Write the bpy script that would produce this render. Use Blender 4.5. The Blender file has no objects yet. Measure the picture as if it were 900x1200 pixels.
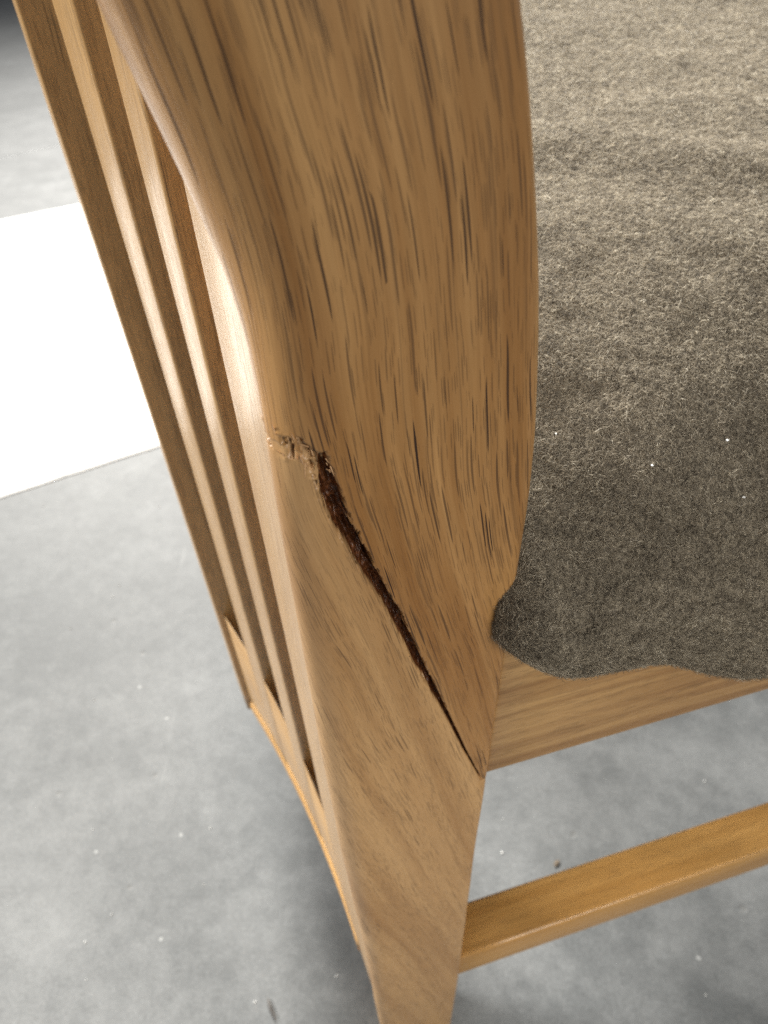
import bpy, math, random
import numpy as np
from mathutils import Vector

# ------------------------------------------------------------------ camera, world, lamps, exposure
sc = bpy.context.scene
CAM_H, PITCH = 0.613, 44.0
cd = bpy.data.cameras.new('camera'); cam = bpy.data.objects.new('camera', cd)
sc.collection.objects.link(cam); sc.camera = cam
cam.location = (0, 0, CAM_H); cam.rotation_euler = (math.radians(90 - PITCH), 0, 0)
cd.sensor_fit = 'VERTICAL'; cd.sensor_height = 36; cd.lens = 27.0
cd.clip_start = 0.005; cd.clip_end = 100
cd.dof.use_dof = True; cd.dof.focus_distance = 0.168; cd.dof.aperture_fstop = 27 / 1.25

w = bpy.data.worlds.new('World'); sc.world = w; w.use_nodes = True
bg = w.node_tree.nodes['Background']; bg.inputs[0].default_value = (0.95, 0.97, 1.0, 1); bg.inputs[1].default_value = 0.28

def area_light(name, loc, target, sx, sy, power, col):
    ld = bpy.data.lights.new(name, 'AREA'); ld.shape = 'RECTANGLE'; ld.size = sx; ld.size_y = sy
    ld.energy = power; ld.color = col
    o = bpy.data.objects.new(name, ld); sc.collection.objects.link(o); o.location = loc
    o.rotation_euler = (Vector(target) - Vector(loc)).to_track_quat('-Z', 'Y').to_euler()
    return o
wl_ = area_light('window_light', (-1.65, 5.0, 3.25), (0.22, 0.25, 0.45), 1.2, 1.2, 112, (1.0, 0.97, 0.91))
wl_.data.spread = math.radians(54)
sl_ = area_light('side_window_light', (-3.5, 0.9, 2.35), (0.05, 0.25, 0.40), 0.9, 0.9, 24, (1.0, 0.97, 0.92))
sl_.data.spread = math.radians(50)
rl_ = area_light('fill_light', (0.62, -0.85, 0.92), (0.02, 0.11, 0.27), 0.55, 0.45, 0.85, (1.0, 0.93, 0.82))  # added fill to brighten the near post face, no known lamp there
rl_.data.spread = math.radians(40)

sc.view_settings.view_transform = 'Standard'; sc.view_settings.look = 'None'
sc.view_settings.exposure = 0.0; sc.view_settings.gamma = 1.0
sc.cycles.use_denoising = False; sc.cycles.denoising_prefilter = 'NONE'
sc.cycles.max_bounces = 8

rng = np.random.default_rng(7); random.seed(7)
S_ANG = math.atan2(0.293, 0.956)
Q0 = (0.0, 0.110)

# ------------------------------------------------------------------ numpy noise
def vnoise(x, y, seed=0):
    xi = np.floor(x).astype(np.int64); yi = np.floor(y).astype(np.int64); fx = x - xi; fy = y - yi
    fx = fx * fx * (3 - 2 * fx); fy = fy * fy * (3 - 2 * fy)
    def h(a, b):
        n = (a * 374761393 + b * 668265263 + seed * 982451653) & 0x7fffffff
        n = ((n ^ (n >> 13)) * 1274126177) & 0x7fffffff
        n = (n ^ (n >> 16)) & 0xffffff
        return n / float(0xffffff)
    return (h(xi, yi) * (1 - fx) + h(xi + 1, yi) * fx) * (1 - fy) + (h(xi, yi + 1) * (1 - fx) + h(xi + 1, yi + 1) * fx) * fy
def fbm(x, y, seed=0, o=3):
    r = 0; a = 0.5; t = 0
    for k in range(o):
        r = r + a * vnoise(x, y, seed + k); t += a; x = x * 2.03 + 3.1; y = y * 2.03 + 7.7; a *= 0.5
    return r / t
def sstep(a, b, x):
    t = np.clip((x - a) / (b - a), 0, 1); return t * t * (3 - 2 * t)

# ------------------------------------------------------------------ materials
class G:
    def __init__(self, name):
        self.m = bpy.data.materials.new(name); self.m.use_nodes = True
        self.t = self.m.node_tree; self.b = self.t.nodes['Principled BSDF']
    def n(self, typ, ins=None, **kw):
        nd = self.t.nodes.new(typ)
        for k, v in kw.items(): setattr(nd, k, v)
        for k, v in (ins or {}).items(): self.put(nd.inputs[k], v)
        return nd
    def put(self, sock, v):
        if isinstance(v, bpy.types.NodeSocket): self.t.links.new(v, sock)
        else: sock.default_value = v
    def math(self, op, a, b=0.0, c=0.0, clamp=False):
        nd = self.n('ShaderNodeMath', operation=op, use_clamp=clamp)
        self.put(nd.inputs[0], a); self.put(nd.inputs[1], b); self.put(nd.inputs[2], c)
        return nd.outputs[0]
    def ramp(self, v, a, b):            # smooth 0..1 between a and b
        nd = self.n('ShaderNodeMapRange', {0: v, 1: a, 2: b}, interpolation_type='SMOOTHSTEP'); return nd.outputs[0]
    def mix(self, f, a, b, mode='MIX'):
        nd = self.n('ShaderNodeMix', data_type='RGBA', blend_type=mode)
        self.put(nd.inputs[0], f); self.put(nd.inputs[6], a); self.put(nd.inputs[7], b); return nd.outputs[2]
    def xyz(self, x, y, z=0.0):
        nd = self.n('ShaderNodeCombineXYZ'); self.put(nd.inputs[0], x); self.put(nd.inputs[1], y); self.put(nd.inputs[2], z); return nd.outputs[0]
    def noise(self, vec, scale=1.0, detail=2.0, rough=0.5):
        return self.n('ShaderNodeTexNoise', {'Vector': vec, 'Scale': scale, 'Detail': detail, 'Roughness': rough}).outputs[0]
    def set(self, **kw):
        for k, v in kw.items(): self.put(self.b.inputs[k.replace('_', ' ')], v)

def rgb(r, g, b): return (r, g, b, 1)

def wood(name, light, dark, pore=(0.030, 0.011, 0.004), pu=1250, pv=30, amount=1.0, fleck=0.45, rough=0.36, tone=1.0, crack=False, pr=(0.13, 0.34)):
    g = G(name)
    uv = g.n('ShaderNodeUVMap', uv_map='grain').outputs[0]
    sp = g.n('ShaderNodeSeparateXYZ', {0: uv}); u0, v = sp.outputs[0], sp.outputs[1]
    wob = g.noise(g.xyz(g.math('MULTIPLY', u0, 38.0), g.math('MULTIPLY', v, 14.0)), 1, 2)
    u = g.math('ADD', u0, g.math('MULTIPLY', g.math('SUBTRACT', wob, 0.5), 0.0045))
    def co(a, b, off=0.0): return g.xyz(g.math('ADD', g.math('MULTIPLY', u, a), off), g.math('MULTIPLY', v, b), 0)
    ring = g.noise(co(150, 4), 1, 3, 0.6)
    broad = g.noise(co(34, 5, 9.1), 1, 2)
    fib = g.noise(co(2300, 42, 3.3), 1, 3, 0.6)
    col = g.mix(g.ramp(g.math('ADD', g.math('MULTIPLY', ring, 0.65 * tone), g.math('MULTIPLY', broad, 0.5)), 0.38, 0.78), light, dark)
    fb = g.n('ShaderNodeMapRange', {0: fib, 1: 0.25, 2: 0.75, 3: 0.86, 4: 1.12}).outputs[0]
    col = g.mix(1.0, col, g.n('ShaderNodeCombineColor', {0: fb, 1: fb, 2: fb}).outputs[0], 'MULTIPLY')
    band = g.ramp(g.noise(co(210, 7, 31.0), 1, 2), 0.30, 0.56)
    def pores(a, b, off, r0, r1):
        vo = g.n('ShaderNodeTexVoronoi', {'Vector': co(a, b, off), 'Scale': 1.0, 'Randomness': 1.0}, voronoi_dimensions='2D', feature='F1')
        cs = g.n('ShaderNodeSeparateColor', {0: vo.outputs['Color']})
        rad = g.n('ShaderNodeMapRange', {0: cs.outputs[0], 1: 0.15, 2: 1.0, 3: 0.03, 4: r1}).outputs[0]
        d = vo.outputs['Distance']
        return g.ramp(d, rad, g.math('MULTIPLY', rad, 0.74)), cs.outputs[1]
    p1, c1 = pores(pu, pv, 0.0, *pr)
    p1 = g.math('MULTIPLY', p1, g.math('MULTIPLY', band, g.math('ADD', g.math('MULTIPLY', c1, 0.55), 0.45)))
    p2, c2 = pores(pu * 1.9, pv * 2.6, 17.0, 0.1, 0.36)
    p2 = g.math('MULTIPLY', p2, g.math('MULTIPLY', g.math('ADD', g.math('MULTIPLY', band, 0.6), 0.4), fleck))
    hair = g.math('MULTIPLY', g.ramp(g.noise(co(1300, 15, 5.5), 1, 2, 0.45), 0.58, 0.70), g.math('MULTIPLY', g.math('ADD', g.math('MULTIPLY', band, 0.7), 0.3), 0.33 * amount))
    pm = g.math('MAXIMUM', g.math('MAXIMUM', g.math('MULTIPLY', p1, amount), p2), hair)
    col = g.mix(pm, col, rgb(*pore))
    hgt = g.math('SUBTRACT', g.math('MULTIPLY', fib, 0.12), pm)
    rg = g.math('ADD', g.math('MULTIPLY', pm, 0.3), g.math('ADD', rough - 0.05, g.math('MULTIPLY', fib, 0.1)))
    coat = 0.22
    if crack:
        at = g.n('ShaderNodeAttribute', attribute_name='crack', attribute_type='GEOMETRY').outputs['Fac']
        pos = g.n('ShaderNodeTexCoord').outputs['Object']
        cn = g.noise(pos, 900, 4, 0.7)
        cc = g.mix(g.ramp(cn, 0.42, 0.70), rgb(0.085, 0.028, 0.010), rgb(0.26, 0.095, 0.032))
        tor = g.n('ShaderNodeAttribute', attribute_name='torn', attribute_type='GEOMETRY').outputs['Fac']
        cc = g.mix(tor, cc, g.mix(g.ramp(cn, 0.38, 0.66), rgb(0.15, 0.052, 0.018), rgb(0.44, 0.205, 0.078)))
        col = g.mix(g.math('MULTIPLY', g.ramp(at, 0.02, 0.14), g.math('ADD', 0.15, g.math('MULTIPLY', tor, 0.3))), col, rgb(0.74, 0.52, 0.30))
        col = g.mix(g.ramp(at, 0.22, 0.6), col, cc)
        hgt = g.math('ADD', hgt, g.math('MULTIPLY', g.math('MULTIPLY', at, g.math('SUBTRACT', cn, 1.1)), 2.2))
        coat = g.math('MULTIPLY', g.math('SUBTRACT', 1.0, at, clamp=True), 0.22)
    bp = g.n('ShaderNodeBump', {'Strength': 0.55, 'Distance': 0.00022, 'Height': hgt})
    if crack: rg = g.math('SUBTRACT', rg, g.math('MULTIPLY', at, 0.15))
    g.b.inputs['Specular IOR Level'].default_value = 0.5
    g.set(Base_Color=col, Roughness=rg, Normal=bp.outputs[0], Coat_Weight=coat, Coat_Roughness=0.22)
    return g.m

OAK_L, OAK_D = rgb(0.60, 0.345, 0.136), rgb(0.315, 0.148, 0.043)
M = {}
M['post'] = wood('oak_post', OAK_L, OAK_D, crack=True)
M['leg'] = wood('oak_leg', rgb(0.59, 0.360, 0.160), rgb(0.40, 0.218, 0.084), pu=1400, pv=42, amount=0.62, fleck=0.34, tone=0.95, crack=True, rough=0.42, pr=(0.1, 0.30))
M['slat'] = wood('oak_slat', rgb(0.55, 0.335, 0.140), rgb(0.41, 0.225, 0.078), amount=0.55, fleck=0.45, rough=0.26, tone=0.7)
M['rail'] = wood('oak_rail', rgb(0.60, 0.37, 0.155), rgb(0.33, 0.175, 0.065), amount=0.45, fleck=0.35, pu=900, pv=40, tone=1.15)
M['amber_lit'] = wood('oak_amber_lit', rgb(0.62, 0.35, 0.112), rgb(0.42, 0.21, 0.054), amount=0.3, fleck=0.25, pu=900, pv=40, tone=0.9)  # warm light on rail edge and stretchers is put into this orange tint
g = G('raw_splinter'); g.set(Base_Color=rgb(0.62, 0.38, 0.2), Roughness=0.5); M['splinter'] = g.m

def concrete():
    g = G('concrete'); p = g.n('ShaderNodeTexCoord').outputs['Object']
    a = g.noise(p, 3.2, 6, 0.62); b = g.noise(p, 17.0, 6, 0.65); c = g.noise(p, 420.0, 3, 0.6)
    k = g.math('ADD', g.math('ADD', g.math('MULTIPLY', a, 0.42), g.math('MULTIPLY', b, 0.36)), g.math('MULTIPLY', g.noise(p, 75.0, 5, 0.7), 0.22))
    col = g.mix(g.ramp(k, 0.39, 0.61), rgb(0.076, 0.081, 0.083), rgb(0.142, 0.148, 0.150))
    c4 = g.n('ShaderNodeMapRange', {0: c, 1: 0.3, 2: 0.7, 3: 0.84, 4: 1.16}).outputs[0]
    col = g.mix(1.0, col, g.n('ShaderNodeCombineColor', {0: c4, 1: c4, 2: c4}).outputs[0], 'MULTIPLY')
    def spots(scale, r, thr):
        vo = g.n('ShaderNodeTexVoronoi', {'Vector': p, 'Scale': scale}, voronoi_dimensions='2D')
        cs = g.n('ShaderNodeSeparateColor', {0: vo.outputs['Color']})
        dd = g.math('ADD', vo.outputs['Distance'], g.math('MULTIPLY', g.math('SUBTRACT', g.noise(p, scale * 6, 3), 0.5), r * 1.6))
        return g.math('MULTIPLY', g.ramp(dd, r, r * 0.4), g.math('GREATER_THAN', cs.outputs[0], thr))
    dk = spots(26, 0.08, 0.93); lt = spots(31, 0.06, 0.94); dk2 = spots(70, 0.12, 0.9)
    blot = g.ramp(g.noise(p, 9.0, 5, 0.7), 0.55, 0.72)
    col = g.mix(g.math('MULTIPLY', blot, 0.35), col, rgb(0.22, 0.228, 0.23))
    col = g.mix(g.math('MULTIPLY', dk, 0.5), col, rgb(0.12, 0.12, 0.115))
    col = g.mix(g.math('MULTIPLY', dk2, 0.3), col, rgb(0.14, 0.14, 0.14))
    col = g.mix(g.math('MULTIPLY', lt, 0.4), col, rgb(0.5, 0.51, 0.5))
    sc1 = g.noise(g.n('ShaderNodeMapping', {'Vector': p, 'Rotation': (0, 0, 0.7), 'Scale': (55, 3.5, 1)}).outputs[0], 1.0, 3, 0.6)
    col = g.mix(g.math('MULTIPLY', g.ramp(sc1, 0.66, 0.76), 0.12), col, rgb(0.42, 0.43, 0.42))
    grit = spots(210, 0.18, 0.80); col = g.mix(g.math('MULTIPLY', grit, 0.45), col, rgb(0.10, 0.10, 0.10))
    h = g.math('SUBTRACT', g.math('MULTIPLY', c, 0.3), dk)
    bp = g.n('ShaderNodeBump', {'Strength': 0.35, 'Distance': 0.0008, 'Height': h})
    g.set(Base_Color=col, Roughness=g.math('ADD', 0.50, g.math('MULTIPLY', b, 0.3)), Normal=bp.outputs[0])
    return g.m
M['concrete'] = concrete()
g = G('white_board_paint'); p = g.n('ShaderNodeTexCoord').outputs['Object']
st = g.noise(g.n('ShaderNodeMapping', {'Vector': p, 'Scale': (3, 9, 1)}).outputs[0], 1.6, 5, 0.6)
g.set(Base_Color=g.mix(g.ramp(st, 0.50, 0.66), rgb(0.72, 0.73, 0.725), rgb(0.26, 0.28, 0.28)), Roughness=0.5); M['board'] = g.m
g = G('wool_ground'); p = g.n('ShaderNodeTexCoord').outputs['Object']
g.set(Base_Color=g.mix(g.ramp(g.noise(p, 700, 3), 0.35, 0.65), rgb(0.11, 0.094, 0.072), rgb(0.27, 0.236, 0.18)), Roughness=0.95); M['wool'] = g.m
g = G('wool_fibre')
rnd = g.n('ShaderNodeAttribute', attribute_name='tone', attribute_type='GEOMETRY').outputs['Fac']
cr = g.n('ShaderNodeValToRGB', {0: rnd}); e = cr.color_ramp.elements
e[0].position = 0; e[0].color = rgb(0.07, 0.058, 0.044); e[1].position = 1; e[1].color = rgb(0.85, 0.79, 0.66)
for ps, cl in ((0.35, (0.27, 0.232, 0.175)), (0.7, (0.46, 0.405, 0.315)), (0.93, (0.66, 0.60, 0.48))):
    x = e.new(ps); x.color = rgb(*cl)
g.set(Base_Color=cr.outputs[0], Roughness=0.6)
tr = g.n('ShaderNodeBsdfTranslucent', {0: cr.outputs[0]}); mx = g.n('ShaderNodeMixShader', {0: 0.38, 1: g.b.outputs[0], 2: tr.outputs[0]})
g.t.links.new(mx.outputs[0], g.t.nodes['Material Output'].inputs[0]); M['fibre'] = g.m
g = G('white_lint'); g.set(Base_Color=rgb(0.8, 0.8, 0.78), Roughness=0.7); M['lint'] = g.m
g = G('dark_debris'); g.set(Base_Color=rgb(0.06, 0.055, 0.05), Roughness=0.6); M['debris'] = g.m
g = G('brown_dirt'); g.set(Base_Color=rgb(0.11, 0.085, 0.06), Roughness=0.8); M['fleck'] = g.m
g = G('pale_crumb'); g.set(Base_Color=rgb(0.7, 0.7, 0.68), Roughness=0.8); M['crumb'] = g.m

# ------------------------------------------------------------------ mesh helpers
def link(name, me, mat, parent=None):
    me.materials.append(mat)
    o = bpy.data.objects.new(name, me); sc.collection.objects.link(o); o.parent = parent
    return o
def tag(o, label=None, cat=None, group=None, kind=None):
    for k, v in (('label', label), ('category', cat), ('group', group), ('kind', kind)):
        if v: o[k] = v
    return o
def build_mesh(name, V, Fq, uv=None, smooth=True, caps=()):
    me = bpy.data.meshes.new(name)
    faces = [tuple(f) for f in Fq.tolist()] if isinstance(Fq, np.ndarray) else list(Fq)
    nq = len(faces); faces += [tuple(c) for c in caps]
    me.from_pydata(V.tolist() if isinstance(V, np.ndarray) else V, [], faces)
    if smooth: me.polygons.foreach_set('use_smooth', [True] * nq + [False] * (len(faces) - nq))
    if uv is not None:
        l = me.uv_layers.new(name='grain')
        idx = np.empty(len(me.loops), np.int32); me.loops.foreach_get('vertex_index', idx)
        l.data.foreach_set('uv', uv[idx].astype(np.float32).ravel())
    return me
def loft(name, rings, us, vs, mat, parent, off=None):
    """rings [n,k,3] closed sections (first column repeated as last for the grain seam)."""
    n, k, _ = rings.shape
    r = np.concatenate([rings, rings[:, :1]], 1); uu = us
    V = r.reshape(-1, 3)
    i, j = np.meshgrid(np.arange(n - 1), np.arange(k), indexing='ij'); a = i * (k + 1) + j
    F = np.stack([a, a + 1, a + k + 2, a + k + 1], -1).reshape(-1, 4)
    off = off if off is not None else rng.uniform(0, 9, 2)
    uv = np.stack([uu + off[0], vs + off[1]], -1).reshape(-1, 2)
    caps = [tuple(range(k - 1, -1, -1)), tuple((n - 1) * (k + 1) + q for q in range(k))]
    return link(name, build_mesh(name, V, F, uv, True, caps), mat, parent)
def rrect(a0, a1, b0, b1, r, seg=4):
    """rounded rectangle ring, counter clockwise, in (a,b)"""
    out = []
    for cx, cy, t0 in ((a1 - r, b0 + r, -90), (a1 - r, b1 - r, 0), (a0 + r, b1 - r, 90), (a0 + r, b0 + r, 180)):
        for q in range(seg + 1):
            t = math.radians(t0 + 90 * q / seg); out.append((cx + r * math.cos(t), cy + r * math.sin(t)))
    return np.array(out)
def arclen(ring):
    r = np.concatenate([ring, ring[:1]]); return np.concatenate([[0], np.cumsum(np.linalg.norm(np.diff(r, axis=0), axis=1))])
def beam(name, axis, t0, t1, a0, a1, b0, b1, r, mat, parent, n=14):
    """straight bar along 'x' or 'y'; (a,b) are the two remaining axes (other horizontal, height)"""
    rg_ = rrect(a0, a1, b0, b1, r); al = arclen(rg_)
    ts = np.linspace(t0, t1, n); R = np.empty((n, len(rg_), 3))
    for q, t in enumerate(ts):
        if axis == 'x': R[q] = np.stack([np.full(len(rg_), t), rg_[:, 0], rg_[:, 1]], 1)
        else: R[q] = np.stack([-rg_[:, 0] * 0 + rg_[:, 0], np.full(len(rg_), t), rg_[:, 1]], 1)
    if axis == 'y': R = R[::-1]; ts = ts[::-1]
    U = np.tile(al, (n, 1)); Vv = np.tile(ts[:, None], (1, len(al)))
    return loft(name, R, U, Vv, mat, parent)

# ------------------------------------------------------------------ setting: floor
fl = build_mesh('floor', np.array([(-7, -6, 0), (7, -6, 0), (7, 8, 0), (-7, 8, 0)], float), [(0, 1, 2, 3)], smooth=False)
tag(link('floor', fl, M['concrete']), kind='structure')

# white board behind the chair
def chair_to_world(x, y): c, s = math.cos(S_ANG), math.sin(S_ANG); return (Q0[0] + x * c - y * s, Q0[1] + x * s + y * c)
bm_x, bm_t = 1.7, 0.0024
t = bpy.data.meshes.new('white_board')
n_ = 60; ring = rrect(0, 0.805, 0.0002, bm_t, 0.00105, 3); ring = ring[ring[:, 0] > 0.01]; ring = np.concatenate([ring, [(0.007, bm_t), (0.0012, 0.0011), (0.0, 0.0003)]]); xs_ = np.linspace(-1.55, 0.42, n_)
R = np.empty((n_, len(ring), 3))
for q, xx in enumerate(xs_):
    jit = 0.0012 * (rng.random() - 0.5)
    R[q] = np.stack([np.full(len(ring), xx), ring[:, 0] + jit * (ring[:, 0] < 0.4), ring[:, 1]], 1)
wb = loft('white_board', R, np.tile(arclen(ring), (n_, 1)), np.tile(xs_[:, None], (1, len(ring) + 1)), M['board'], None)
bx, by = chair_to_world(-0.078, 0.698)
wb.location = (bx, by, 0); wb.rotation_euler = (0, 0, S_ANG + math.atan2(0.0436, 0.19))
tag(wb, 'long white board lying flat on the grey concrete floor behind the chair', 'board')

# ------------------------------------------------------------------ the chair
chair = bpy.data.objects.new('wooden_chair', None); sc.collection.objects.link(chair)
chair.location = (Q0[0], Q0[1], 0); chair.rotation_euler = (0, 0, S_ANG)
tag(chair, 'oak slat-back chair with a splitting corner post and taupe wool seat', 'chair')

W = 0.524                                              # chair width along local y
XL = np.array([(0.0, 0.004), (0.093, -0.0013), (0.238, -0.0079), (0.342, -0.0143), (0.428, -0.0177), (0.470, -0.0191), (0.509, -0.0204), (0.526, -0.0206), (0.540, -0.0207), (0.548, -0.0212), (0.556, -0.0226), (0.565, -0.0250), (0.573, -0.0276), (0.581, -0.0299), (0.594, -0.0338), (0.62, -0.041), (0.70, -0.055), (0.85, -0.066)])
XR = np.array([(0.0, 0.046), (0.05, 0.0447), (0.157, 0.0423), (0.274, 0.0386), (0.374, 0.0359), (0.45, 0.0345), (0.486, 0.0338), (0.507, 0.0334), (0.531, 0.031), (0.549, 0.0285), (0.564, 0.0258), (0.576, 0.0232), (0.592, 0.0196), (0.62, 0.010), (0.70, -0.010), (0.85, -0.026)])
def smooth_interp(h, T):
    r = 0
    for d in (-0.012, -0.006, 0, 0.006, 0.012): r = r + np.interp(h + d, T[:, 0], T[:, 1])
    return r / 5
def post_section(h, ncorner=10, nface=30, mirror=False):
    """ring around one post at height h -> (s, y); starts at the rear-left corner, runs over the near face"""
    xl, xr = smooth_interp(h, XL), smooth_interp(h, XR)
    rl = 0.0080 + 0.0155 * sstep(0.504, 0.578, h); ry = rl * 0.64; rr = 0.0030; D = 0.036
    pts = []
    for q in np.linspace(0, 1, 6)[:-1]: pts.append((xl + 0.009 * (1 - q), D - 0.002 - q * (D - 0.002 - ry)))
    for q in np.linspace(0, 90, ncorner)[:-1]: t = math.radians(q); pts.append((xl + rl - rl * math.cos(t), ry - ry * math.sin(t)))
    for q in np.linspace(0, 1, nface)[:-1]: pts.append((xl + rl + q * (xr - rr - xl - rl), 0.0))
    for q in np.linspace(0, 90, 7)[:-1]: t = math.radians(q); pts.append((xr - rr + rr * math.sin(t), rr - rr * math.cos(t)))
    for q in np.linspace(0, 1, 6): pts.append((xr, rr + q * (D - 0.002 - rr)))
    for q in np.linspace(0, 1, 6)[1:]: pts.append((xr - 0.002 - q * (xr - xl - 0.013), D))
    return np.array(pts)

# --- near post: dense two-piece loft with the failed scarf joint
CR = np.array([(-0.0300, 0.5290), (-0.0216, 0.5268), (-0.0167, 0.5256), (-0.0130, 0.5235), (-0.0116, 0.5188), (-0.0088, 0.5069), (-0.0038, 0.4915), (0.0020, 0.4750), (0.0090, 0.4521), (0.0173, 0.4264), (0.0258, 0.3984), (0.0336, 0.3748), (0.0500, 0.3720)])
CW = np.array([0.0, 0.0016, 0.0021, 0.0020, 0.0018, 0.00165, 0.00145, 0.0013, 0.0011, 0.0006, 0.0003, 0.0001, 0.0])
hs = np.concatenate([np.linspace(0, 0.10, 10)[:-1], np.linspace(0.10, 0.36, 130)[:-1], np.linspace(0.36, 0.54, 520)[:-1], np.linspace(0.54, 0.60, 70)[:-1], np.linspace(0.60, 0.85, 20)])
NF = 210
rings2 = np.stack([post_section(h, 34, NF) for h in hs])            # [n,k,2]
n, k, _ = rings2.shape
s_, y_ = rings2[..., 0], rings2[..., 1]; h_ = np.repeat(hs[:, None], k, 1)
# distance to crack polyline
P = np.stack([s_, h_], -1); best = np.full(s_.shape, 9.0); wid = np.zeros_like(best)
for q in range(len(CR) - 1):
    a, b = CR[q], CR[q + 1]; ab = b - a
    tt = np.clip(((P - a) @ ab) / (ab @ ab), 0, 1); dd = np.linalg.norm(P - (a + tt[..., None] * ab), axis=-1)
    m = dd < best; best = np.where(m, dd, best); wid = np.where(m, CW[q] + tt * (CW[q + 1] - CW[q]), wid)
GT = math.radians(14)
gu = s_ * math.cos(GT) + h_ * math.sin(GT); gv = s_ * math.sin(GT) - h_ * math.cos(GT)   # along-grain coordinate
j1 = fbm(gu * 1500, gv * 620, 3, 4) - 0.5; j2 = fbm(gu * 5200, gv * 1400, 11, 2) - 0.5
best2 = best + np.where(s_ < -0.0115, (fbm(gu * 620, gv * 60, 33, 2) - 0.5) * 0.0034, 0.0)
de = best2 + (j1 * 0.0011 + j2 * 0.0008) * np.clip(wid / 0.0011, 0.12, 1)
front = (y_ < 0.012)
pit = 1.0 - sstep(-0.00012, 0.00022, de - wid)
pit = pit * np.where(s_ < -0.0125, sstep(0.44, 0.52, fbm(gu * 560 + 4.3, gv * 190, 21, 3)), 1.0) * front
rough_in = fbm(gu * 800, gv * 300, 5, 3)
depth_k = np.where(s_ < -0.0125, 0.75, 0.55 + 0.45 * (1 - sstep(0.500, 0.524, h_)))
depth = pit * np.clip(0.0030 + 2.6 * wid, 0.003, 0.0075) * (0.55 + 0.9 * rough_in) * depth_k
lip = np.exp(-((de - wid - 0.0004) / 0.00035) ** 2) * front * np.clip(wid / 0.0015, 0, 1) * np.clip(fbm(gu * 3000, gv * 900, 8, 2) - 0.42, 0, 1) * 0.0006
HC = np.interp(s_, CR[:, 0], CR[:, 1])
# the lower piece sits a hair lower along the joint
sink = 0.00025 * (1 - sstep(0.0, 0.0035, best)) * (h_ < HC) * front
# slow hand-sanded unevenness
uneven = (fbm(s_ * 60, h_ * 22, 40, 2) - 0.5) * 0.0007
nx = np.gradient(y_, axis=1); ny = -np.gradient(s_, axis=1); ln = np.hypot(nx, ny) + 1e-12
nx, ny = nx / ln, ny / ln                               # outward normal of the ring (runs left -> near -> right)
disp = depth + sink - lip + uneven
s2 = s_ - nx * disp * -1 * 1 if False else s_ - nx * disp
y2 = y_ - ny * disp
# make sure displacement goes into the wood on the near face (+y)
mid = k // 3
if (y2 - y_)[depth > 0.001].mean() < 0: s2 = s_ + nx * disp; y2 = y_ + ny * disp
V3 = np.stack([s2, y2, h_], -1)
V3 = np.concatenate([V3, V3[:, :1]], 1); K = k + 1
al = np.stack([arclen(r) for r in rings2])
al = al - al[:, [5 + 33 + NF // 2]] + (smooth_interp(hs, XL) + smooth_interp(hs, XR))[:, None] / 2
gU = al * math.cos(GT) + hs[:, None] * math.sin(GT); gV = al * math.sin(GT) - hs[:, None] * math.cos(GT)
i, j = np.meshgrid(np.arange(n - 1), np.arange(k), indexing='ij'); a = i * K + j
F = np.stack([a, a + 1, a + K + 1, a + K], -1).reshape(-1, 4)
jag = np.concatenate([j1, j1[:, :1]], 1) * 0.0006
sF = np.concatenate([s_, s_[:, :1]], 1).reshape(-1)[F].mean(1); hF = np.repeat(hs, K)[F].mean(1)
up = hF > np.interp(sF, CR[:, 0], CR[:, 1]) + jag.reshape(-1)[F].mean(1) * np.interp(sF, CR[:, 0], np.clip(CW / 0.0015, 0, 1))
crk = np.concatenate([pit, pit[:, :1]], 1).reshape(-1)
torn = 1 - sstep(-0.0140, -0.0110, s_); torn = np.maximum(torn, 0.8 * sstep(0.512, 0.523, h_))
torn = np.concatenate([torn, torn[:, :1]], 1).reshape(-1)
def piece(name, sel, mat, off):
    f = F[sel]; ids, inv = np.unique(f, return_inverse=True); f = inv.reshape(-1, 4)
    uv = np.stack([gU, gV], -1).reshape(-1, 2)[ids] + off
    caps = []
    if name == 'rear_leg': caps = [tuple(range(k))]
    me = build_mesh(name, V3.reshape(-1, 3)[ids], f, uv, True, caps if caps else ())
    tn = me.attributes.new('torn', 'FLOAT', 'POINT'); tn.data.foreach_set('value', torn[ids].astype(np.float32))
    at = me.attributes.new('crack', 'FLOAT', 'POINT'); at.data.foreach_set('value', crk[ids].astype(np.float32))
    return link(name, me, mat, chair)
post = piece('back_post', up, M['post'], np.array([0.31, 0.77]))
post['label'] = 'upper post piece parting from the leg along a ragged split'
leg = piece('rear_leg', ~up, M['leg'], np.array([3.2, 1.4]))
leg['label'] = 'lower leg piece below the split joint'

# splinters standing along the split
sv, sf = [], []
def shard(p, d, L, wd):
    b = len(sv); d = np.array(d) / np.linalg.norm(d); q = np.cross(d, (0.3, 0.9, 0.2)); q /= np.linalg.norm(q); r = np.cross(d, q)
    for c in (q, -0.5 * q + 0.8 * r, -0.5 * q - 0.8 * r): sv.append(tuple(np.array(p) + c * wd))
    for c in (q, -0.5 * q + 0.8 * r, -0.5 * q - 0.8 * r): sv.append(tuple(np.array(p) + d * L * 0.55 + c * wd * 0.7))
    sv.append(tuple(np.array(p) + d * L))
    sf.extend([(b, b + 1, b + 4, b + 3), (b + 1, b + 2, b + 5, b + 4), (b + 2, b, b + 3, b + 5), (b + 3, b + 4, b + 6), (b + 4, b + 5, b + 6), (b + 5, b + 3, b + 6)])
CD = np.concatenate([[0], np.cumsum(np.linalg.norm(np.diff(CR, axis=0), axis=1))])
def on_crack(d): return np.array([np.interp(d, CD, CR[:, 0]), np.interp(d, CD, CR[:, 1])]), np.interp(d, CD, CW)
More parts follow.
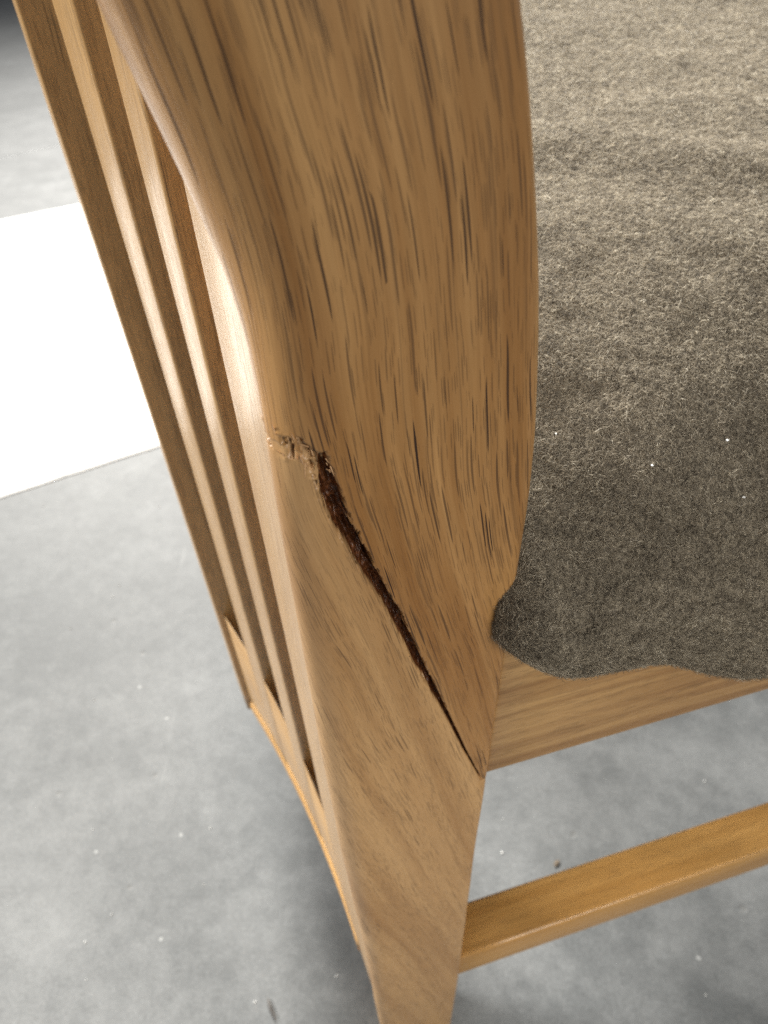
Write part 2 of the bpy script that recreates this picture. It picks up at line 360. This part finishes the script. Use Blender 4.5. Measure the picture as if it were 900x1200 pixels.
for q in range(46):
    d = CD[1] + (CD[4] - CD[1]) * rng.random() ** 1.6
    c, wd = on_crack(d); side = rng.choice([-1, 1])
    c2, _ = on_crack(d + 0.001); t2 = c2 - c; t2 /= np.linalg.norm(t2); nn = np.array([-t2[1], t2[0]])
    p2 = c + nn * side * wd * rng.uniform(0.75, 1.15)
    gd = np.array([-math.sin(GT), math.cos(GT)]) * rng.choice([-1, 1])
    d3 = np.array([gd[0] + rng.normal() * 0.18, -abs(rng.normal()) * 0.25 - 0.02, gd[1] + rng.normal() * 0.25])
    xl = smooth_interp(p2[1], XL); rl = 0.0080 + 0.0155 * sstep(0.504, 0.578, p2[1])
    yy = 0.0003
    if p2[0] < xl + rl: tq = min(1, (xl + rl - p2[0]) / rl); yy = rl * 0.64 * (1 - math.sqrt(max(0, 1 - tq * tq))) + 0.0002
    if p2[0] < xl + 0.0012: continue
    big = q % 4 == 0 and d < CD[5]
    shard((p2[0], yy, p2[1]), d3 * (1, 0.5, 1) if big else d3, rng.uniform(0.002, 0.004) if big else rng.uniform(0.0005, 0.0016), rng.uniform(0.00012, 0.00025) if big else rng.uniform(0.00005, 0.00015))
spl = link('splinter', build_mesh('splinter', sv, sf, smooth=False), M['splinter'], chair)
spl['kind'] = 'stuff'

# --- far post (plain, mirrored across the width)
hs2 = np.linspace(0, 0.85, 70); r2 = np.stack([post_section(h, 6, 8) for h in hs2])
R = np.stack([r2[..., 0], W - r2[..., 1], np.repeat(hs2[:, None], r2.shape[1], 1)], -1)[:, ::-1]
loft('back_post', R, np.stack([arclen(r) for r in r2[:, ::-1]]), np.repeat(-hs2[:, None], r2.shape[1] + 1, 1), M['post'], chair)

# --- slatted back: rear surface of the back in plan, bowed outwards and reclined
FA, FB1, FB2, FD, FE, FQ = -0.01375, -0.02129, -0.7642, -0.04075, -0.0524, -0.0025
Y0, GAP, SW = 0.0616, 0.0289, 0.0242
RT, RB = 0.252, 0.144               
def rear_x(y, h):
    y = np.asarray(y, float); ym = np.where(y > W / 2, W - y, y)
    yc = 0.1995
    e = np.minimum(ym, yc); ex = -0.0022 * np.tanh(np.maximum(ym - yc, 0) / 0.012)
    return FA + FB1 * e + FB2 * e * e + ex + (FD + FE * np.minimum(ym, yc)) * (h - 0.4) + FQ * (h - 0.4) ** 2
def back_member(name, y0, y1, h0, h1, thick, mat, proud=0.0, nh=36, r=0.0018):
    hh = np.linspace(h0, h1, nh); R = []; U = []
    for h in hh:
        ys_ = np.array([y0, y1]); x0, x1 = rear_x(ys_, h) - proud
        ring = rrect(0, thick, y0, y1, r, 3)
        fx = (ring[:, 1] - y0) / (y1 - y0)
        xx = x0 + (x1 - x0) * fx + ring[:, 0]
        R.append(np.stack([xx, ring[:, 1], np.full(len(ring), h)], 1)); U.append(arclen(ring))
    return loft(name, np.array(R), np.array(U), np.repeat(-hh[:, None], len(ring) + 1, 1), mat, chair)
slat_y = [(0.0090, Y0)] + [(Y0 + GAP + q * (GAP + SW), Y0 + GAP + q * (GAP + SW) + SW) for q in range(3)]
slat_y[3] = (slat_y[3][0], slat_y[3][0] + SW)
yc4 = W / 2
allsl = slat_y[1:4] + [(yc4 - SW / 2, yc4 + SW / 2)] + [(W - b_, W - a_) for a_, b_ in slat_y[1:4]]
back_member('stile', *slat_y[0], RB + 0.006, 0.835, 0.020, M['slat'])
back_member('stile', W - slat_y[0][1], W - slat_y[0][0], RB + 0.006, 0.835, 0.020, M['slat'])
for q, (a_, b_) in enumerate(allsl):
    if q == 2: back_member('slat', a_, b_, RB + 0.002, 0.835, 0.012, M['slat'], proud=0.0035)
    else: back_member('slat', a_, b_, RB + 0.006, 0.835, 0.012, M['slat'])
def back_rail(name, h0, h1, x0, x1, mat, r=0.004, fall=0.0):
    ys_ = np.concatenate([np.linspace(0.030, W / 2, 50), np.linspace(W / 2, W - 0.030, 50)[1:]]); R = []
    ring = rrect(x0, x1, h0, h1, r, 4); ring[:, 1] -= np.where(ring[:, 1] > (h0 + h1) / 2, (ring[:, 0] - x0) * fall, 0)
    for y in ys_:
        xx = ring[:, 0] + np.array([rear_x(y, hh) for hh in ring[:, 1]])
        R.append(np.stack([xx, np.full(len(ring), y), ring[:, 1]], 1))
    R = np.array(R)[::-1]; al_ = arclen(ring)
    return loft(name, R, np.tile(al_, (len(ys_), 1)), np.tile(ys_[::-1, None], (1, len(al_))), mat, chair)
back_rail('back_rail', RB + 0.002, RT, 0.0003, 0.0022, M['slat'], 0.0002, 4.0)
back_rail('back_rail', RB + 0.004, RT - 0.035, 0.0016, 0.021, M['slat'], 0.002)
back_rail('lit_rail_edge', RB - 0.003, RB + 0.012, -0.0012, 0.018, M['amber_lit'], 0.0035)  # added strip, its orange colour stands for bounce light on the rail's lower edge
back_rail('crest_rail', 0.826, 0.885, -0.003, 0.020, M['rail'])

# --- seat rails, stretchers, front legs
SD = 0.45
beam('seat_rail', 'x', 0.030, SD, 0.0022, 0.024, 0.3735, 0.452, 0.0022, M['rail'], chair)
beam('seat_rail', 'x', 0.030, SD, W - 0.024, W - 0.0022, 0.3735, 0.452, 0.0022, M['rail'], chair)
beam('seat_rail', 'y', 0.004, W - 0.004, SD - 0.003, SD + 0.020, 0.3735, 0.452, 0.0022, M['rail'], chair)
beam('stretcher', 'x', 0.036, SD + 0.01, 0.0015, 0.0262, 0.148, 0.1775, 0.0022, M['amber_lit'], chair)
beam('stretcher', 'x', 0.036, SD + 0.01, W - 0.0262, W - 0.0015, 0.148, 0.1775, 0.0022, M['amber_lit'], chair)
def front_leg(y0, y1):
    hh = np.linspace(0, 0.452, 24); R = []; U = []
    for h in hh:
        tp = 0.008 * (1 - h / 0.452); ring = rrect(SD - 0.018 + tp, SD + 0.024 - tp * 0.3, y0, y1, 0.003, 3)
        R.append(np.stack([ring[:, 0], ring[:, 1], np.full(len(ring), h)], 1)); U.append(arclen(ring))
    loft('front_leg', np.array(R), np.array(U), np.repeat(-hh[:, None], len(ring) + 1, 1), M['leg'], chair)
front_leg(-0.001, 0.034); front_leg(W - 0.034, W + 0.001)

# --- upholstered seat
HB = np.array([(0.020, 0.4480), (0.0267, 0.4480), (0.0346, 0.4475), (0.0461, 0.4381), (0.0576, 0.4319), (0.0711, 0.431), (0.080, 0.4285), (0.0912, 0.4194), (0.111, 0.4046), (0.131, 0.396), (0.17, 0.392), (0.21, 0.400), (0.26, 0.394), (0.33, 0.402), (0.40, 0.393), (0.50, 0.398)])
def hb(x): return smooth2(x, HB)
def smooth2(x, T):
    r = 0
    for d in (-0.005, 0, 0.005): r = r + np.interp(x + d, T[:, 0], T[:, 1])
    return r / 3
def top_h(x, y):
    cx = np.clip((x + 0.01) / (SD + 0.03), 0, 1); cy = np.clip((y + 0.012) / (W + 0.024), 0, 1)
    crown = 0.056 * (1 - np.abs(2 * cx - 1) ** 4) ** 0.5 * (1 - np.abs(2 * cy - 1) ** 4.6) ** 0.85
    fold = 0.0022 * np.exp(-((y - 0.21 + 0.75 * (x - 0.06)) / 0.018) ** 2) - 0.0018 * np.exp(-((y - 0.175 + 0.75 * (x - 0.06)) / 0.02) ** 2)
    return 0.462 + crown + fold + (fbm(x * 34, y * 34, 60, 3) - 0.5) * 0.0035
def seat_surface(xg, tg):
    """xg in [0.026, SD+.035]; tg 0..1: 0-.3 rolled near edge, .3-.9 top, .9-1 far edge"""
    x = xg[:, None] + 0 * tg[None]; t = np.broadcast_to(tg[None], x.shape)
    b = hb(x); th0 = top_h(x, 0.004 + 0 * x)
    # near edge: from tucked bottom out to the belly and up
    ang = np.clip(t / 0.30, 0, 1) * math.pi * 0.64                       # 0 bottom .. pi top
    x00 = x.copy(); kx = np.sqrt(np.clip(1 - np.clip((0.043 - x) / 0.0145, 0, 1) ** 2, 0.0, 1))
    hm = (b + th0) / 2; hr = (th0 - b) / 2
    x = x + np.where(t < 0.30, 0.0085 * (1 - np.sin(ang)) ** 1.6 * np.clip(1 - (x - 0.0285) / 0.04, 0, 1), 0.0)
    ey = 0.006 - (0.0195 + 0.002 * fbm(x * 50, x * 0, 71, 2)) * np.sin(ang) ** 0.8 * (0.15 + 0.85 * kx)
    eh = hm - hr * np.cos(ang) * (0.72 + 0.28 * kx)
    last = int(np.argmax(tg >= 0.30)); ye = ey[:, last:last + 1]; he = eh[:, last:last + 1]
    yt = ye + np.clip((t - 0.30) / 0.60, 0, 1) ** 1.25 * (W - 0.006 - ye)
    tt = np.clip((t - 0.90) / 0.10, 0, 1) * math.pi
    top = top_h(x, yt)
    topb = top + (he - top_h(x, ye + 0 * x)) * np.exp(-(yt - ye) / 0.09)
    y = np.where(t < 0.30, ey, yt); h = np.where(t < 0.30, eh, topb)
    y = np.where(t > 0.90, W - 0.006 + 0.0165 * np.sin(tt), y)
    thF = top_h(x, W - 0.006 + 0 * x); h = np.where(t > 0.90, (b + thF) / 2 + (thF - b) / 2 * np.cos(tt), h)
    # front edge rolls down, rear edge reaches back to the slats behind the post
    fr = np.clip((x - (SD + 0.005)) / 0.03, 0, 1); h = h - 0.06 * (1 - np.sqrt(1 - fr ** 2)) * (t >= 0.28)
    back = sstep(0.036, 0.050, y) * sstep(W - 0.036, W - 0.05, y)
    x = x - 0.036 * back * np.clip(1 - (x - 0.026) / 0.12, 0, 1)
    return np.stack([x, y, h], -1)
xg = np.concatenate([np.linspace(0.0285, 0.05, 40)[:-1], np.linspace(0.05, 0.20, 120)[:-1], np.linspace(0.20, SD + 0.035, 90)])
tg = np.concatenate([np.linspace(0, 0.3, 50)[:-1], np.linspace(0.3, 0.9, 220)[:-1], np.linspace(0.9, 1, 24)])
SV = seat_surface(xg, tg); nX, nT = SV.shape[:2]
i, j = np.meshgrid(np.arange(nX - 1), np.arange(nT - 1), indexing='ij'); a = i * nT + j
F = np.stack([a, a + nT, a + nT + 1, a + 1], -1).reshape(-1, 4)
seat = link('seat_cushion', build_mesh('seat_cushion', SV.reshape(-1, 3), F), M['wool'], chair)

# pile of short wool fibres over the whole seat, coarser away from the near corner
camc = np.array([-0.0322, -0.1052, CAM_H])
def make_pile(N):
    e1 = SV[1:, :-1] - SV[:-1, :-1]; e2 = SV[:-1, 1:] - SV[:-1, :-1]
    nr = np.cross(e1, e2); ar = np.linalg.norm(nr, axis=-1); nr = nr / (ar[..., None] + 1e-15)
    cc = (SV[1:, 1:] + SV[:-1, :-1]) / 2
    dist = np.linalg.norm(cc - camc, axis=-1)
    pdf = ar / np.clip(dist, 0.13, 0.45) ** 2.0
    pdf = (pdf / pdf.sum()).ravel()
    f = rng.choice(pdf.size, N, p=pdf); fi, fj = np.unravel_index(f, ar.shape)
    a, b = rng.random(N)[:, None], rng.random(N)[:, None]
    p = SV[fi, fj] * (1 - a) * (1 - b) + SV[fi + 1, fj] * a * (1 - b) + SV[fi, fj + 1] * (1 - a) * b + SV[fi + 1, fj + 1] * a * b
    nrm = nr[fi, fj]
    if nrm[:, 2].mean() < 0: nrm = -nrm
    d = dist[fi, fj]
    rv = rng.normal(size=(N, 3)) + np.array([0.9, -0.5, 0.0]) * 0.7
    tan = rv - (rv * nrm).sum(1, keepdims=True) * nrm; tan /= np.linalg.norm(tan, axis=1, keepdims=True)
    cl = fbm(p[:, 0] * 330, p[:, 1] * 330 + p[:, 2] * 330, 90, 2)
    L = (rng.uniform(0.0007, 0.0016, N) * (0.7 + 0.6 * cl) * np.clip(d / 0.22, 1, 2.3))[:, None]
    up = rng.uniform(0.15, 0.95, N)[:, None]
    wild = (rng.random(N) < 0.025 + 0.12 * (p[:, 1] < 0.004))[:, None]; L = np.where(wild, L * 1.3, L); up = np.where(wild, up * 1.6, up)
    side = np.cross(nrm, tan) * rng.normal(size=(N, 1)) * 0.15
    pts = np.empty((N, 4, 3)); pts[:, 0] = p - nrm * 0.0002
    pts[:, 1] = p + L * (0.30 * tan + 0.42 * up * nrm)
    pts[:, 2] = p + L * (0.68 * tan + 0.55 * up * nrm + 0.4 * side)
    pts[:, 3] = p + L * (1.0 * tan + 0.50 * up * nrm + 1.0 * side)
    hc = bpy.data.hair_curves.new('wool_pile'); hc.add_curves([4] * N)
    hc.attributes['position'].data.foreach_set('vector', pts.astype(np.float32).ravel())
    ra = hc.attributes.get('radius') or hc.attributes.new('radius', 'FLOAT', 'POINT')
    rr_ = rng.uniform(0.000030, 0.000064, N) * np.clip(d / 0.2, 0.9, 2.5)
    ra.data.foreach_set('value', (rr_[:, None] * np.array([1.0, 0.9, 0.7, 0.25])).astype(np.float32).ravel())
    q = p @ np.array([[1.0, 0.0], [0.0, 1.0], [0.6, 0.8]])
    tone = np.clip(0.68 * rng.random(N) + 0.75 * (fbm(q[:, 0] * 1100, q[:, 1] * 1100, 95, 2) - 0.5) + 0.25 * (fbm(q[:, 0] * 260, q[:, 1] * 260, 97, 2) - 0.5) + 0.16, 0, 1)
    ta = hc.attributes.new('tone', 'FLOAT', 'CURVE'); ta.data.foreach_set('value', tone.astype(np.float32))
    hc.materials.append(M['fibre'])
    o = bpy.data.objects.new('wool_pile', hc); sc.collection.objects.link(o); o.parent = seat; o['kind'] = 'stuff'
make_pile(1000000)

# ------------------------------------------------------------------ small loose bits
def chip(name, loc, size, mat, seed, flat=0.4, rot=0.0):
    r_ = np.random.default_rng(seed); v = []
    base = [(1, 0, 0), (-1, 0, 0), (0, 1, 0), (0, -1, 0), (0, 0, 1), (0, 0, -1), (0.6, 0.6, 0.3), (-0.6, 0.5, 0.3), (0.5, -0.6, 0.4), (-0.6, -0.6, 0.3)]
    import bmesh
    bm = bmesh.new()
    for q in base: bm.verts.new(Vector((q[0] * size[0] * r_.uniform(0.7, 1.2), q[1] * size[1] * r_.uniform(0.7, 1.2), q[2] * size[2] * r_.uniform(0.7, 1.2))))
    bmesh.ops.convex_hull(bm, input=bm.verts); me = bpy.data.meshes.new(name); bm.to_mesh(me); bm.free()
    o = link(name, me, mat); o.location = loc; o.rotation_euler = (0, 0, rot); return o
sp = chip('wood_splinter', (0, 0, 0), (0.0016, 0.010, 0.0012), M['debris'], 3, rot=0.5)
def floor_at(px, py):
    vv = (600 - py) / 900; c, s = math.cos(math.radians(PITCH)), math.sin(math.radians(PITCH)); z = CAM_H / (s - vv * c)
    return ((px - 450) / 900 * z, (c + vv * s) * z)
sp.location = (*floor_at(318, 1182), 0.0012)
tag(sp, 'small dark splinter lying alone on the concrete floor', 'splinter')

def crumb(name, x, y, h, r, mat, seed):
    me = bpy.data.meshes.new(name); import bmesh
    bm = bmesh.new(); bmesh.ops.create_icosphere(bm, subdivisions=1, radius=1)
    r_ = np.random.default_rng(seed)
    for v in bm.verts: v.co = Vector((v.co.x * r * r_.uniform(0.6, 1.3), v.co.y * r * r_.uniform(0.6, 1.3), v.co.z * r * r_.uniform(0.35, 0.7)))
    bm.to_mesh(me); bm.free(); o = link(name, me, mat); o.location = (x, y, h); return o
# white lint caught in the wool
flat = SV.reshape(-1, 3)
for q, (x, y) in enumerate(((0.0751, 0.0146), (0.0988, 0.0179), (0.0985, 0.0038), (0.0555, 0.0294), (0.244, 0.276))):
    vv = flat[np.argmin((flat[:, 0] - x) ** 2 + (flat[:, 1] - y) ** 2 + 0.15 * (flat[:, 2] - 0.49) ** 2)]
    wx, wy = chair_to_world(vv[0], vv[1])
    o = crumb('lint_speck', wx, wy, vv[2] + 0.0011, (0.00042, 0.0005, 0.00042, 0.0003, 0.0005)[q], M['lint'], 50 + q)
    tag(o, ('white lint speck on the wool seat left of the two close ones',
            'upper of the two close white lint specks at the right of the wool seat',
            'lower of the two close white lint specks at the right of the wool seat',
            'white lint speck on the dark wool right beside the corner post',
            'white lint speck far back on the pale upper part of the wool seat')[q], 'lint', 'lint specks on the wool seat')
# loose pale grit lying on the concrete (one mass)
gv_, gf_ = [], []
for q in range(650):
    x, y = rng.uniform(-1.2, 1.0), rng.uniform(0.05, 2.2); r = rng.uniform(0.0004, 0.0013)
    b = len(gv_)
    for dx, dy, dz in ((1, 0, 0), (-0.5, 0.8, 0), (-0.5, -0.9, 0), (0.1, 0.1, 0.8)): gv_.append((x + dx * r * rng.uniform(0.6, 1.3), y + dy * r * rng.uniform(0.6, 1.3), dz * r + 0.0001))
    gf_.extend([(b, b + 2, b + 1), (b, b + 1, b + 3), (b + 1, b + 2, b + 3), (b + 2, b, b + 3)])
gr_ = link('floor_grit', build_mesh('floor_grit', gv_, gf_, smooth=False), M['crumb'])
tag(gr_, 'pale grit and dust crumbs scattered over the grey concrete floor', 'grit', kind='stuff')

fk = chip('brown_fleck', (*floor_at(652, 1012), 0.0012), (0.0034, 0.0017, 0.0004), M['fleck'], 9, rot=0.8)
tag(fk, 'small brown fleck of dirt on the floor just above the stretcher', 'dirt')
